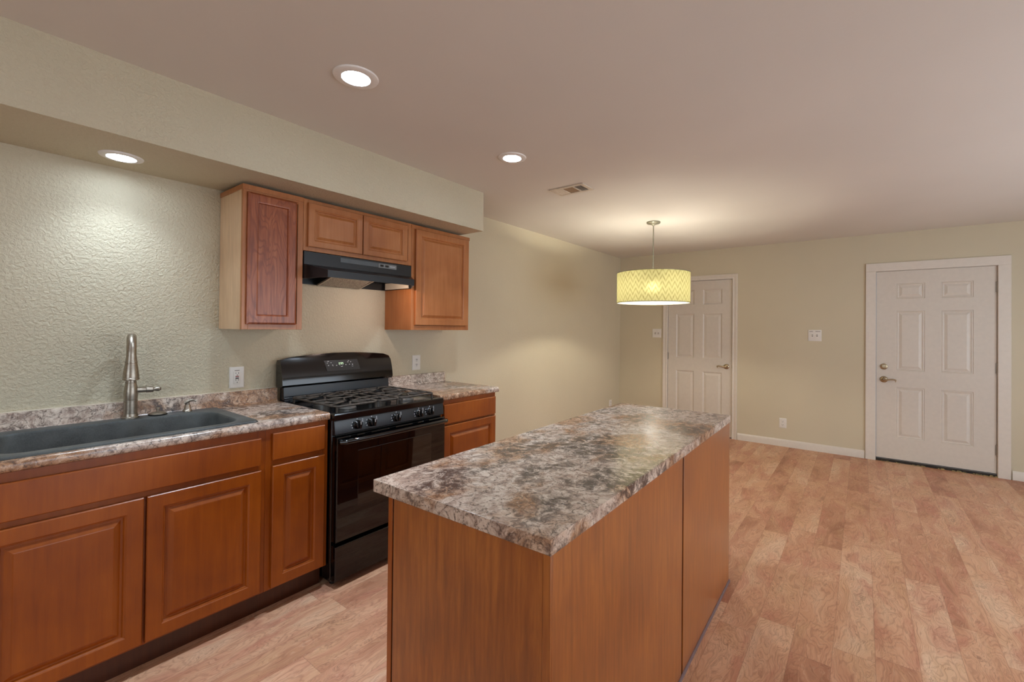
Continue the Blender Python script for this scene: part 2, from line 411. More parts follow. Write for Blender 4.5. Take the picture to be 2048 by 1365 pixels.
baseboard('baseboard_back.002', 0, 4.036, XR-.015, D, -1)
baseboard('baseboard_right', 1, YF+.015, D-.015, XR, -1)
for n, lb in (('baseboard_back', 'short white baseboard left of the narrow door'), ('baseboard_back.001', 'white baseboard between the two doors'), ('baseboard_back.002', 'white baseboard right of the exterior door')):
    bpy.data.objects[n]['label'] = lb

# ------------------------------------------------------------------ doors
def slab(x0, x1, z0, z1, yf, th, cols, rows, prof):
    m = MB(); xs = [x0] + [v for c in cols for v in c] + [x1]; zs = [z0] + [v for r in rows for v in r] + [z1]
    fn = lambda a, b, h: (a, yf - h, b)
    for i in range(len(xs)-1):
        for j in range(len(zs)-1):
            if i % 2 and j % 2: m.rings(fn, xs[i], xs[i+1], zs[j], zs[j+1], prof, back=False)
            else: m.add([fn(xs[i], zs[j], 0), fn(xs[i+1], zs[j], 0), fn(xs[i+1], zs[j+1], 0), fn(xs[i], zs[j+1], 0)], [(0,1,2,3)])
    for (a, b), (c, d) in (((x0, z0), (x1, z0)), ((x1, z0), (x1, z1)), ((x1, z1), (x0, z1)), ((x0, z1), (x0, z0))):
        m.add([fn(a, b, 0), fn(c, d, 0), fn(c, d, -th), fn(a, b, -th)], [(0,1,2,3)])
    m.add([fn(x0, z0, -th), fn(x0, z1, -th), fn(x1, z1, -th), fn(x1, z0, -th)], [(0,1,2,3)])
    import bmesh
    return m
def lever(parent, x, z, yf, d, L, mat, drop):
    m = MB(); m.lathe([(.034, 0), (.034, .004), (.029, .010), (.016, .014), (.012, .020), (.012, .042), (.0, .044)], (x, yf, z), 28, (0,-1,0), cap=False)
    pts = bez((x, yf-.038, z), (x+d*L*.3, yf-.046, z-.012), (x+d*L*.55, yf-.046, z+.014), (x+d*L*.92, yf-.044, z+.004), 14)
    pts += bez((x+d*L*.92, yf-.044, z+.004), (x+d*L*1.02, yf-.044, z+.001), (x+d*L*1.03, yf-.044, z-drop), (x+d*L*.93, yf-.044, z-drop), 6)[1:]
    m.tube(pts, [.0095]*4 + [.0078]*(len(pts)-8) + [.007]*4, 10)
    return m.build('lever_handle', mat, parent)
def hinge(parent, x, z, yf, ln=.088):
    m = MB(); m.cyl((x, yf-.008, z-ln/2), (x, yf-.008, z+ln/2), .0065, n=12)
    m.cyl((x, yf-.008, z-ln/2-.004), (x, yf-.008, z-ln/2), .008, n=12); m.cyl((x, yf-.008, z+ln/2), (x, yf-.008, z+ln/2+.004), .008, n=12)
    m.box(x-.014, x+.014, yf-.0032, yf-.0002, z-ln/2, z+ln/2)
    return m.build('hinge', M_HINGE, parent)
PR1 = [(0, 0), (.010, -.007), (.014, -.009), (.020, -.009), (.046, -.003)]
PR2 = [(0, 0), (.005, -.004), (.011, -.0015), (.017, -.005), (.026, -.006), (.048, .0005)]
# narrow interior door
yf = D + .010
d1 = sroot('door_1', 'narrow white six-panel interior door behind the pendant lamp', 'door', (1.14, D, 0))
slab(.7255, 1.5545, .012, 2.044, yf, .04, [(.838, 1.080), (1.194, 1.435)], [(.24, .834), (1.010, 1.605), (1.728, 1.928)], PR1).build('slab', M_DOOR, d1, smooth=False)
lever(d1, 1.492, .918, yf, -1, .105, M_BRASS, .014)
for z in (1.85, 1.025, .22): hinge(d1, .7225, z, yf)
m = MB(); m.box(D1[0], .7215, D+.0, D+T, 0, D1[2]); m.box(1.5585, D1[1], D, D+T, 0, D1[2]); m.box(.7215, 1.5585, D, D+T, 2.048, D1[2])
m.build('jamb', M_WHITE, d1)
m = MB(); m.box(1.555, 1.5585, yf-.006, yf+.01, .90, .945); m.build('strike_plate', M_BRASS, d1)
def casing(name, label, x0, x1, zt, wd, flatc):
    m = MB()
    if flatc:
        m.box(x0-wd, x0, D-.016, D, 0, zt); m.box(x1, x1+wd, D-.016, D, 0, zt); m.box(x0-wd, x1+wd, D-.017, D, zt, zt+wd)
        return struct(m.build(name, M_WHITE, bevel=.002), label, 'door casing')
    prof = [(0, 0), (0, .008), (.006, .012), (.018, .012), (.024, .009), (.044, .014), (.056, .017), (.064, .016), (.066, 0)]
    prof = [(a*wd/.066, h) for a, h in prof]
    loops = []
    for a, h in prof:
        loops.append([(x0-a, D-h, 0), (x0-a, D-h, zt+a), (x1+a, D-h, zt+a), (x1+a, D-h, 0)])
    vs = [p for l in loops for p in l]
    m.add(vs, [(k*4+i, k*4+i+1, k*4+5+i, k*4+4+i) for k in range(len(prof)-1) for i in range(3)])
    return struct(m.build(name, M_WHITE), label, 'door casing')
casing('trim_1', 'moulded white casing around the narrow interior door', .7195, 1.5605, 2.050, .062, False)
# wide exterior door
yf = D + .006
d2 = sroot('door_2', 'wide white six-panel exterior door with deadbolt', 'door', (3.476, D, 0))
slab(3.019, 3.933, .036, 2.036, yf, .044, [(3.184, 3.413), (3.537, 3.773)], [(.264, .802), (.978, 1.611), (1.738, 1.902)], PR2).build('slab', M_DOOR, d2, smooth=False)
lever(d2, 3.083, .876, yf, 1, .098, M_BRASS, .016)
m = MB(); m.lathe([(.033, 0), (.033, .004), (.030, .010), (.020, .013), (.019, .016), (0, .017)], (3.084, yf, 1.014), 28, (0,-1,0), cap=False)
m.box(3.071, 3.097, yf-.030, yf-.014, 1.008, 1.020); m.build('deadbolt_turn', M_BRASS, d2)
for z in (1.832, 1.045, .26): hinge(d2, 3.937, z, yf, .098)
m = MB(); m.box(D2[0], 3.0155, D, D+T, .0, D2[2]); m.box(3.9365, D2[1], D, D+T, .0, D2[2]); m.box(3.0155, 3.9365, D, D+T, 2.0385, D2[2]); m.build('jamb', M_WHITE, d2)
m = MB(); m.box(3.016, 3.936, D+.0005, D+T, .0005, .022); m.box(3.016, 3.936, D+.012, D+.06, .022, .028); m.build('threshold', M_THRESH, d2, bevel=.002)
m = MB(); m.box(3.02, 3.932, D-.003, D+.003, .027, .032)
o = m.build('door_sweep', M_HOODCTL, d2)
m = MB(); x = 3.02
while x < 3.93:
    L = random.uniform(.012, .05); h = random.uniform(.004, .012)*(0.5 + .9*(x-3.02))
    if random.random() < .35 + .55*(x-3.02): m.prism([(x, .0006), (x+L, .0006), (x+L*.8, h), (x+L*.25, h*1.2)], 1, D-.012, D-.001)
    x += L
m.build('caulk_bead', M_CAULK, d2)
casing('trim_2', 'flat white board casing around the wide exterior door', 3.013, 3.939, 2.040, .088, True)

# ------------------------------------------------------------------ wall plates
def plate_root(name, label, cat, loc, grp=None): return thing(name, label, cat, loc, grp)
def back_plate(name, label, x0, x1, z0, z1, toggles, bars=False, mat=M_PLATE):
    r = plate_root(name, label, 'light switch' if toggles else 'outlet', ((x0+x1)/2, D, z0), 'light switches beside the doors' if toggles else 'wall outlets')
    m = MB(); m.rings(lambda a, b, h: (a, D-.0002-h, b), x0, x1, z0, z1, [(0, 0), (0, .003), (.004, .006), (.008, .0065)]); m.build('cover_plate', mat, r)
    zc = (z0+z1)/2; xc = (x0+x1)/2
    if toggles:
        for x in (xc-.023, xc+.023):
            MB().box(x-.006, x+.006, D-.0085, D-.006, zc-.013, zc+.013).build('switch_frame', M_GREYINK, r)
            m = MB(); m.prism([(D-.0085, zc-.006), (D-.020, zc+.004), (D-.020, zc+.009), (D-.0085, zc+.006)], 0, x-.004, x+.004); m.build('toggle', mat, r)
    else:
        for z in (zc-.020, zc+.020): duplex(r, xc, z)
    if bars:
        MB().box(x0+.012, x0+.048, D-.0072, D-.0064, z1-.022, z1-.016).build('printed_word', M_GREYINK, r)
        MB().box(xc+.006, x1-.010, D-.0072, D-.0064, z1-.022, z1-.016).build('printed_word', M_GREYINK, r)
    return r
def duplex(r, xc, z):
    m = MB(); m.lathe([(.0165, 0), (.0165, .0025), (.015, .003), (0, .003)], (xc, D-.0055, z), 24, (0,-1,0), cap=False); rc = m.build('receptacle', M_PLATE, r)
    m = MB()
    for dx in (-.006, .006): MB().box(xc+dx-.0012, xc+dx+.0012, D-.0092, D-.0084, z+.000, z+.009).build('slot', M_SLOT, rc)
    MB().box(xc-.002, xc+.002, D-.0092, D-.0084, z-.009, z-.005).build('slot', M_SLOT, rc)
back_plate('light_switch', 'double light switch plate left of the narrow door', .503, .633, 1.274, 1.398, True)
back_plate('light_switch', 'double light switch plate between the two doors', 2.388, 2.519, 1.271, 1.402, True, True)
back_plate('wall_outlet', 'outlet low on the far wall above the baseboard between the doors', 2.095, 2.172, .221, .337, False)
def left_plate(name, label, y0, y1, z0, z1, kind):
    r = plate_root(name, label, 'outlet', (0, (y0+y1)/2, z0), 'wall outlets'); yc = (y0+y1)/2; zc = (z0+z1)/2
    X = .0002
    MB().rings(lambda a, b, h: (X+h, a, b), y0, y1, z0, z1, [(0, 0), (0, .003), (.004, .006), (.008, .0065)]).build('cover_plate', M_PLATE, r)
    if kind == 'gfci':
        f = MB().rings(lambda a, b, h: (X+h, a, b), yc-.017, yc+.017, zc-.036, zc+.034, [(0, .006), (0, .0085), (.002, .0095)]).build('receptacle', M_PLATE, r)
        MB().box(X+.009, X+.0112, yc-.009, yc+.008, zc+.003, zc+.009).build('reset_button', M_REDBTN, f)
        MB().box(X+.009, X+.0112, yc-.009, yc+.008, zc-.007, zc-.001).build('test_button', M_BLACKBTN, f)
        m = MB()
        for z in (zc+.021, zc-.018):
            for dy in (-.007, .007): MB().box(X+.009, X+.0099, yc+dy-.0012, yc+dy+.0012, z, z+.008).build('slot', M_SLOT, f)
        for z in (zc+.014, zc-.028): MB().cyl((X+.009, yc, z), (X+.0099, yc, z), .0026, n=10).build('slot', M_SLOT, f)
        m = MB(); m.box(X+.006, X+.0073, yc-.012, yc+.012, zc+.038, zc+.042); m.build('printed_mark', M_GREYINK, r)
    else:
        for z in (zc-.020, zc+.020):
            rc = MB().lathe([(.0165, 0), (.0165, .0025), (.015, .003), (0, .003)], (X+.0055, yc, z), 24, (1,0,0), cap=False).build('receptacle', M_PLATE, r)
            m = MB()
            for dy in (-.006, .006): MB().box(X+.0084, X+.0092, yc+dy-.0018, yc+dy+.0018, z, z+.010).build('slot', M_SLOT, rc)
            MB().cyl((X+.0084, yc, z-.007), (X+.0092, yc, z-.007), .003, n=10).build('slot', M_SLOT, rc)
left_plate('wall_outlet', 'white outlet with red test button on the wall right of the sink', 1.007, 1.083, 1.026, 1.148, 'gfci')
left_plate('wall_outlet', 'white outlet on the wall right of the range above the short counter', 2.293, 2.374, 1.041, 1.161, 'std')
left_plate('wall_outlet', 'outlet low on the left wall near the far corner', 5.768, 5.848, .262, .372, 'std')

# ------------------------------------------------------------------ ceiling fixtures
def downlight(name, label, x, y, z, r_out, r_in, power, grp='recessed downlights'):
    r = thing(name, label, 'ceiling light', (x, y, z), grp)
    k = r_out/.092
    MB().lathe([(r_out, -.0004), (r_out-.003*k, -.0055), (r_out-.010*k, -.0080), (r_in+.006, -.0086), (r_in, -.0080), (r_in, -.0004)], (x, y, z), 40, cap=False).build('trim_ring', M_TRIMRING, r)
    MB().lathe([(r_in-.0005, -.0010), (r_in-.002, -.0022), (0.001, -.0030)], (x, y, z), 28).build('lens', M_LENS, r)
    ld = bpy.data.lights.new('led_beam', 'SPOT'); ld.energy = power; ld.color = LED_COL; ld.shadow_soft_size = r_in*.8
    ld.spot_size = math.radians(112); ld.spot_blend = 1.0
    lo = bpy.data.objects.new('led_beam', ld); col.objects.link(lo); lo.parent = r; lo.location = (0, 0, -.012)
downlight('recessed_light', 'round recessed downlight in the ceiling nearest the camera', 1.172, 1.055, H, .092, .058, SPOT)
downlight('recessed_light', 'round recessed downlight in the ceiling beside the vent', 1.152, 2.128, H, .088, .056, SPOT)
downlight('recessed_light', 'round recessed downlight in the soffit above the sink', .212, .494, SZ, .078, .052, SPOT_S)
downlight('recessed_light', 'round recessed downlight in the ceiling behind the camera', 1.172, -.60, H, .092, .058, SPOT)

v = thing('ceiling_vent', 'rectangular ceiling air register between downlight and pendant lamp', 'vent', (1.122, 2.877, H))
VX0, VX1, VY0, VY1 = .975, 1.270, 2.790, 2.968
m = MB()
fnv = lambda a, b, h: (a, b, H-.0003-h)
def vb(m, x0, x1, y0, y1, h0, h1): m.box(x0, x1, y0, y1, H-.0003-h1, H-.0003-h0)
vb(m, VX0, VX1, VY0, VY0+.028, 0, .008); vb(m, VX0, VX1, VY1-.028, VY1, 0, .008); vb(m, VX0, VX0+.03, VY0+.028, VY1-.028, 0, .008); vb(m, VX1-.03, VX1, VY0+.028, VY1-.028, 0, .008)
vb(m, 1.068, 1.078, VY0+.028, VY1-.028, 0, .008); vb(m, 1.166, 1.176, VY0+.028, VY1-.028, 0, .008)
m.build('frame', M_VENT, v, bevel=.002)
m = MB(); vb(m, VX0+.03, VX1-.03, VY0+.028, VY1-.028, 0, .001); m.build('duct', M_VENTDK, v)
m = MB(); vb(m, 1.078, 1.166, VY0+.028, VY1-.028, .001, .004); m.build('centre_damper', M_DAMPER, v)
for i in range(4):
    x = 1.010 + i*.0155
    MB().prism([(x+.012, H-.0018), (x-.002, H-.008), (x-.0006, H-.008), (x+.0135, H-.0018)], 1, VY0+.028, VY1-.028).build('louver', M_VENT, v)
for i in range(5):
    x = 1.181 + i*.0125
    MB().prism([(x, H-.0018), (x+.0050, H-.008), (x+.0066, H-.008), (x+.0018, H-.0018)], 1, VY0+.028, VY1-.028).build('louver', M_VENT, v)

PX, PY = 1.243, 4.222
pd = thing('pendant_lamp', 'yellow chevron drum pendant lamp hanging on a thin rod', 'pendant lamp', (PX, PY, 1.80))
MB().lathe([(.066, 0), (.066, -.010), (.060, -.016), (.030, -.020), (.014, -.030), (.006, -.040)], (PX, PY, H-.0003), 32).build('canopy', M_ROD, pd)
m = MB(); m.cyl((PX, PY, 1.83), (PX, PY, H-.03), .0055, n=12); m.cyl((PX, PY, 2.118), (PX, PY, 2.132), .0075, n=12); m.build('rod', M_ROD, pd)
SR, Z0, Z1 = .348, 1.648, 1.940
m = MB(); n = 96
m.v = [(PX+SR*math.cos(2*PI*i/n), PY+SR*math.sin(2*PI*i/n), z) for z in (Z0, Z1) for i in range(n)]
m.f = [(i, (i+1) % n, n+(i+1) % n, n+i) for i in range(n)]
m.build('drum_shade', M_SHADE, pd)
for z in (Z0, Z1): MB().tube([(PX+SR*math.cos(2*PI*i/72), PY+SR*math.sin(2*PI*i/72), z) for i in range(72)], .0032, 8, closed=True).build('shade_ring', M_ROD, pd)
m = MB()
for k in range(3):
    a = 2*PI*k/3 + .4; m.cyl((PX, PY, 1.90), (PX+SR*math.cos(a), PY+SR*math.sin(a), Z1), .003, n=8)
m.lathe([(.02, 0), (.022, .03), (.02, .06)], (PX, PY, 1.85), 16); m.build('spider_fitter', M_ROD, pd)
for k in range(2):
    a = PI*k + 1.944; x = PX + .055*math.cos(a); y = PY + .055*math.sin(a)
    MB().cyl((PX, PY, 1.855), (x, y, 1.835), .012, n=12).build('lamp_socket', M_ROD, pd)
    MB().lathe([(.010, .034), (.018, .028), (.028, .010), (.030, -.005), (.024, -.022), (.010, -.031), (.001, -.032)], (x, y, 1.80), 12).build('bulb', M_BULB, pd)

# ================================================================== cabinets
FX = .612                     # face-frame front of the base cabinets
def door_fn(x): return lambda a, b, h: (x + h, a, b)
RAISED = [(0, 0), (0, .0165), (.003, .0195), (.050, .0195), (.0535, .0165), (.057, .0150), (.060, .0080), (.067, .0080), (.085, .0180), (.088, .0188)]
SLIM = [(0, 0), (0, .0165), (.003, .0195), (.034, .0195), (.0375, .0165), (.041, .0150), (.044, .0080), (.049, .0080), (.063, .0175), (.066, .0184)]
DRAWER = [(0, 0), (0, .0165), (.003, .0195)]
FLATP = [(0, 0), (0, .012), (.010, .0195), (.044, .0195), (.050, .0175), (.053, .010), (.056, .010)]
def base_cab(label, y0, y1, doors, drawers, mids=(), hollow=False):
    r = thing('base_cabinet', label, 'base cabinet', (.3, (y0+y1)/2, 0), 'base cabinets along the kitchen wall')
    m = MB()
    if hollow: m.prism([(y0, .890), (y0, .115), (y1, .115), (y1, .890), (y1-.016, .890), (y1-.016, .131), (y0+.016, .131), (y0+.016, .890)], 0, .004, FX-.0202)
    else: m.box(.004, FX-.020, y0, y1, .115, .890)
    m.build('carcass', M_WOOD, r)
    m = MB(); fr = .032
    m.box(FX-.020, FX, y0, y0+fr, .115, .890); m.box(FX-.020, FX, y1-fr, y1, .115, .890)
    m.box(FX-.020, FX, y0+fr, y1-fr, .115, .145); m.box(FX-.020, FX, y0+fr, y1-fr, .845, .890); m.box(FX-.020, FX, y0+fr, y1-fr, .700, .735)
    for a in mids: m.box(FX-.020, FX, a-.02, a+.02, .145, .700)
    m.build('face_frame', M_WOOD, r, bevel=.001)
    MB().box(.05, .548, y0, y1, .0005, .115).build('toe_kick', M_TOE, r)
    for a, b, c, d in doors: MB().rings(door_fn(FX+.001), a, b, c, d, RAISED).build('door', M_WOOD, r, smooth=False)
    for a, b, c, d in drawers: MB().rings(door_fn(FX+.001), a, b, c, d, DRAWER).build('drawer_front', M_WOOD, r, bevel=.001)
    return r
base_cab('wide wooden sink base cabinet with two raised-panel doors', .036, .951, [(.078, .501, .128, .704), (.511, .928, .128, .704)], [(.078, .926, .728, .856)], (.506,), True)
base_cab('narrow wooden base cabinet with one drawer and one door left of the range', .9515, 1.2600, [(.978, 1.236, .126, .712)], [(.978, 1.236, .740, .868)])
base_cab('wooden base cabinet with drawer and door right of the range', 2.034, 2.608, [(2.068, 2.595, .126, .714)], [(2.068, 2.595, .728, .860)])

UX = .310
def upper(label, y0, y1, z0, z1, doors, side_mat, prof, door_mat, top=True):
    r = thing('wall_cabinet', label, 'wall cabinet', (.155, (y0+y1)/2, z0), 'wall cabinets under the soffit')
    MB().box(.004, UX-.020, y0, y1, z0, z1).build('carcass', side_mat, r)
    m = MB(); f = .030; a, b = UX-.020, UX
    m.box(a, b, y0, y0+f, z0, z1); m.box(a, b, y1-f, y1, z0, z1); m.box(a, b, y0+f, y1-f, z0, z0+.032); m.box(a, b, y0+f, y1-f, z1-.045, z1)
    if len(doors) == 2: m.box(a, b, doors[0][1]-.015, doors[1][0]+.015, z0+.032, z1-.045)
    m.build('face_frame', M_WOOD_LIT, r, bevel=.001)
    for q in doors: MB().rings(door_fn(UX+.001), *q, prof).build('door', door_mat, r, smooth=False)
    if top:
        m = MB(); m.box(.004, UX+.004, y0-.003, y1+(.003 if top == 2 else 0), z1-.026, z1+.0006); m.build('top_rail', M_WOOD_LIT, r, bevel=.001)
    return r
upper('narrow wall cabinet with dark oak-grain door and pale side panel', .951, 1.2625, 1.367, 2.128, [(.970, 1.222, 1.394, 2.090)], M_BIRCH, FLATP, M_OAK)
upper('short two-door wall cabinet above the range hood', 1.2640, 2.0310, 1.826, 2.127, [(1.285, 1.632, 1.850, 2.104), (1.638, 1.984, 1.850, 2.104)], M_WOOD_LIT, SLIM, M_WOOD_LIT, 0)
upper('wall cabinet with square raised-panel door right of the range hood', 2.0325, 2.610, 1.367, 2.124, [(2.060, 2.582, 1.402, 2.094)], M_WOOD_LIT, [(i*.86 if i > .01 else i, h) for i, h in RAISED], M_WOOD_LIT, 2)

# ------------------------------------------------------------------ countertops
ZC = .9286; ZB = .8910; CF = .6349
def nose(y0, y1): # rolled front edge
    pr = [(.596, ZB), (CF-.008, ZB)]
    for k in range(5): a = -PI/2 + k*PI/8; pr.append((CF-.010+.010*math.cos(a), ZB+.010+.010*math.sin(a)))
    for k in range(5): a = k*PI/8; pr.append((CF-.014+.014*math.cos(a), ZC-.014+.014*math.sin(a)))
    pr.append((.596, ZC)); return pr
ct = thing('kitchen_countertop', 'long speckled laminate countertop around the charcoal sink', 'countertop', (.3, .2, ZB))
YL = .022
m = MB(); m.prism(nose(0, 0), 1, YL, 1.2603)
m.box(.002, .596, YL, .085, ZB, ZC); m.box(.002, .596, .915, 1.2603, ZB, ZC); m.box(.002, .065, .085, .915, ZB, ZC)
m.build('worktop', M_LAM, ct)
def splash(y0, y1, par):
    m = MB(); m.prism([(.001, ZC), (.0335, ZC), (.0265, ZC+.006), (.0225, ZC+.014), (.0217, 1.000), (.0190, 1.0060), (.014, 1.0077), (.001, 1.0077)], 1, y0, y1); m.build('backsplash', M_LAM, par)
splash(YL, 1.2600, ct)
MB().box(.0005, .0065, YL, 1.26, 1.0078, 1.0115).build('caulk_line', M_IVORY, ct)
ct2 = thing('kitchen_countertop', 'short speckled laminate countertop right of the range', 'countertop', (.3, 2.33, ZB))
m = MB(); m.prism(nose(0, 0), 1, 2.0325, 2.6275); m.box(.002, .596, 2.0325, 2.6275, ZB, ZC); m.build('worktop', M_LAM, ct2); splash(2.0325, 2.6275, ct2)

# ------------------------------------------------------------------ sink
sk = thing('kitchen_sink', 'wide charcoal composite drop-in sink in the long countertop', 'sink', (.32, .5, ZC))
ZR = ZC + .0095
def rr(x0, x1, y0, y1, r, n=8):
    o = []
    for cx, cy, a0 in ((x1-r, y0+r, -PI/2), (x1-r, y1-r, 0), (x0+r, y1-r, PI/2), (x0+r, y0+r, PI)):
        for k in range(n+1): a = a0 + k*PI/2/n; o.append((cx+r*math.cos(a), cy+r*math.sin(a)))
    return o
NSEG = 8
def basin_loop(ins):
    o = rr(.122+ins, .552-ins, .128+ins, .872-ins, .085-ins*.3, NSEG)
    # the back edge swells forward at the right end, where the soap pump stands
    return [(x + (.05*max(0, min(1, (y-.70)/.16)) if x < .25 else 0), y) for x, y in o]
out = rr(.045, .604, .076, .930, .030, NSEG)
def ins_loop(l, d): # shrink towards centre roughly by d
    xs = [p[0] for p in l]; ys = [p[1] for p in l]; cx = (min(xs)+max(xs))/2; cy = (min(ys)+max(ys))/2
    fx = 1 - d/((max(xs)-min(xs))/2); fy = 1 - d/((max(ys)-min(ys))/2)
    return [(cx+(x-cx)*fx, cy+(y-cy)*fy) for x, y in l]
L = [(out, ZC+.0003), (out, ZC+.003), (ins_loop(out, .004), ZR-.001), (ins_loop(out, .010), ZR), (basin_loop(-.008), ZR), (basin_loop(-.002), ZR-.002), (basin_loop(.004), ZR-.012), (basin_loop(.014), ZR-.16), (basin_loop(.030), ZR-.195), (basin_loop(.060), ZR-.203)]
m = MB(); N = len(out)
for l, z in L: m.v += [(x, y, z) for x, y in l]
m.f = [(k*N+i, k*N+(i+1) % N, (k+1)*N+(i+1) % N, (k+1)*N+i) for k in range(len(L)-1) for i in range(N)] + [tuple(range((len(L)-1)*N, len(L)*N))]
m.build('basin', M_SINK, sk)
MB().lathe([(.044, 0), (.044, .002), (.034, .003), (.030, -.004), (.001, -.006)], (.33, .5, ZR-.2025), 24, cap=False).build('drain', M_NICKEL, sk)

fx, fy = .082, .566
fa = thing('kitchen_faucet', 'tall brushed nickel pull-down faucet behind the sink', 'faucet', (fx, fy, ZR))
MB().lathe([(.033, 0), (.033, .005), (.029, .008), (.0275, .020)], (fx, fy, ZR+.0003), 28).build('base_flange', M_NICKEL, fa)
MB().lathe([(.0255, .014), (.0255, .080), (.0268, .081), (.0268, .085), (.0252, .086), (.0268, .108), (.0268, .124), (.0245, .148), (.0205, .168), (.0215, .169), (.0215, .174), (.0195, .175), (.0185, .192)], (fx, fy, ZR), 28).build('body', M_NICKEL, fa)
ux, uy = .98, -.199
pts = [(fx, fy, ZR+.185), (fx, fy, ZR+.26), (fx, fy, ZR+.315)]
R = .080
for k in range(1, 13):
    a = PI*k/12; d = R - R*math.cos(a); pts.append((fx+ux*d, fy+uy*d, ZR+.315+R*math.sin(a)*.95))
tipx, tipy = fx+ux*2*R, fy+uy*2*R
pts.append((tipx, tipy, ZR+.30)); 
MB().tube(pts, [.0180]*3 + [.0178]*12 + [.0185], 16).build('spout', M_NICKEL, fa)
MB().lathe([(.0185, .300), (.0205, .282), (.0228, .281), (.0228, .276), (.0212, .275), (.0240, .258), (.0272, .232), (.0288, .212), (.0288, .206), (.0300, .205), (.0300, .198), (.0230, .195), (.001, .195)], (tipx, tipy, ZR), 28, cap=False).build('spray_head', M_NICKEL, fa)
m = MB(); m.lathe([(.0135, .016), (.0135, .052), (.0128, .053), (.0128, .055), (.0150, .056), (.0150, .080), (.0135, .083), (.0090, .085), (.0082, .090), (.0110, .097), (.0110, .106), (.006, .112), (.001, .113)], (fx, fy, ZR+.132), 24, (.10, .99, -.02), cap=False)
m.build('side_handle', M_NICKEL, fa)
sd = thing('soap_dispenser', 'small nickel soap pump on the sink deck right of the faucet', 'soap dispenser', (.085, .790, ZR))
MB().lathe([(.021, 0), (.0205, .006), (.0165, .010), (.0125, .030), (.0115, .034)], (.085, .790, ZR+.0003), 24).build('collar', M_NICKEL, sd)
m = MB(); m.cyl((.085, .790, ZR+.03), (.085, .790, ZR+.046), .0085, n=16)
m.tube(bez((.085, .776, ZR+.043), (.088, .792, ZR+.050), (.094, .806, ZR+.066), (.104, .823, ZR+.050), 10), [.008]*4 + [.0065]*4 + [.005]*3, 10); m.build('pump_spout', M_NICKEL, sd)
st = thing('sink_hole_cover', 'round nickel stopper lid lying beside the faucet', 'sink stopper', (.087, .668, ZR))
MB().lathe([(.036, .0), (.038, .003), (.038, .0055)], (.087, .668, ZR+.0003), 28).build('rubber_seal', M_CAP, st)
MB().lathe([(.036, .0056), (.036, .008), (.027, .013), (.014, .016), (.006, .018), (.006, .028), (.009, .031), (.009, .036), (.001, .038)], (.087, .668, ZR), 28).build('lid', M_NICKEL, st)

# ------------------------------------------------------------------ range
RY0, RY1 = 1.2665, 2.0265
rg = thing('gas_range', 'black gas range with five knobs between the two countertops', 'stove', (.35, 1.646, 0))
m = MB(); m.box(.030, .640, RY0, RY1, .030, .8872); m.build('body', M_BLACK, rg, bevel=.003)
for x in (.08, .60):
    for y in (RY0+.04, RY1-.04): MB().cyl((x, y, .0005), (x, y, .0302), .018, n=14).build('foot', M_CAP, rg)
MB().rings(lambda a, b, h: (b, a, h), RY0-.001, RY1+.001, .030, .667, [(0, .8875), (.0, .915), (.005, .921), (.020, .922), (.030, .916), (.034, .913)]).build('cooktop', M_BLACK, rg)
m = MB(); m.prism([(.640, .8868), (.662, .8866), (.664, .880), (.672, .812), (.640, .808)], 1, RY0, RY1); cp = m.build('control_panel', M_BKPANEL, rg, bevel=.002)
m = MB(); m.box(.6408, .658, RY0+.012, RY1-.012, .802, .8075); m.build('vent_strip', M_CAP, rg)
nrm = Vector((.074, 0, .008)).normalized()
for y in (1.398, 1.487, 1.654, 1.822, 1.909):
    c0 = Vector((.6685, y, .848))
    m = MB(); m.lathe([(.0245, 0), (.0245, .004), (.0215, .007), (.0195, .022), (.017, .025), (.001, .0255)], c0, 24, nrm, cap=False)
    k = m.build('knob', M_KNOB, rg)
    g = MB(); g.box(c0.x+.020, c0.x+.036, y-.0055, y+.0055, c0.z-.019, c0.z+.024); g.build('grip', M_KNOB, k, bevel=.003)
    g = MB(); g.box(c0.x+.0361, c0.x+.0366, y-.0012, y+.0012, c0.z+.004, c0.z+.021); g.build('pointer_line', M_MARK, k)
    g = MB()
    for a, r in ((90, .033), (205, .034), (180, .035), (150, .034)):
        yy = y - math.cos(math.radians(a))*-r; zz = .848 + math.sin(math.radians(a))*r*.93
        yy = y + math.cos(math.radians(a))*r
        MB().box(.6680-(zz-.848)*.108, .6696-(zz-.848)*.108, yy-.0025, yy+.0025, zz-.0022, zz+.0022).build('printed_mark', M_MARK, cp)
    for dz in (0, .007, .014): MB().box(.666, .6688-dz*.1, y+.029, y+.036, .858+dz, .861+dz).build('printed_mark', M_MARK, cp)
od = MB().rings(lambda a, b, h: (.642+h, a, b), RY0+.004, RY1-.004, .246, .798, [(0, 0), (0, .042), (.004, .047), (.02, .048)]).build('oven_door', M_GLASSB, rg)
MB().rings(lambda a, b, h: (.642+h, a, b), 1.392, 1.905, .410, .712, [(0, .0481), (.001, .0488), (.003, .0490)]).build('window_glass', flat('oven_window', (9,7,6), .015, spec=.6, coat=.35, var=.1), od)
m = MB(); yy0, yy1 = RY0+.012, RY1-.012
pth = [(.692, yy0+.012, .776), (.716, yy0+.004, .779), (.732, yy0+.020, .781)] + [(.734+.006*math.sin(PI*i/10), yy0+.02+(yy1-yy0-.04)*i/10, .781) for i in range(1, 10)] + [(.732, yy1-.020, .781), (.716, yy1-.004, .779), (.692, yy1-.012, .776)]
m.tube(pth, .0135, 14, flat=1.0); m.build('door_handle', M_BLACK, od)
dr = MB().rings(lambda a, b, h: (.642+h, a, b), RY0+.004, RY1-.004, .040, .224, [(0, 0), (0, .038), (.004, .043), (.02, .044)]).build('storage_drawer', M_GLASSB, rg)
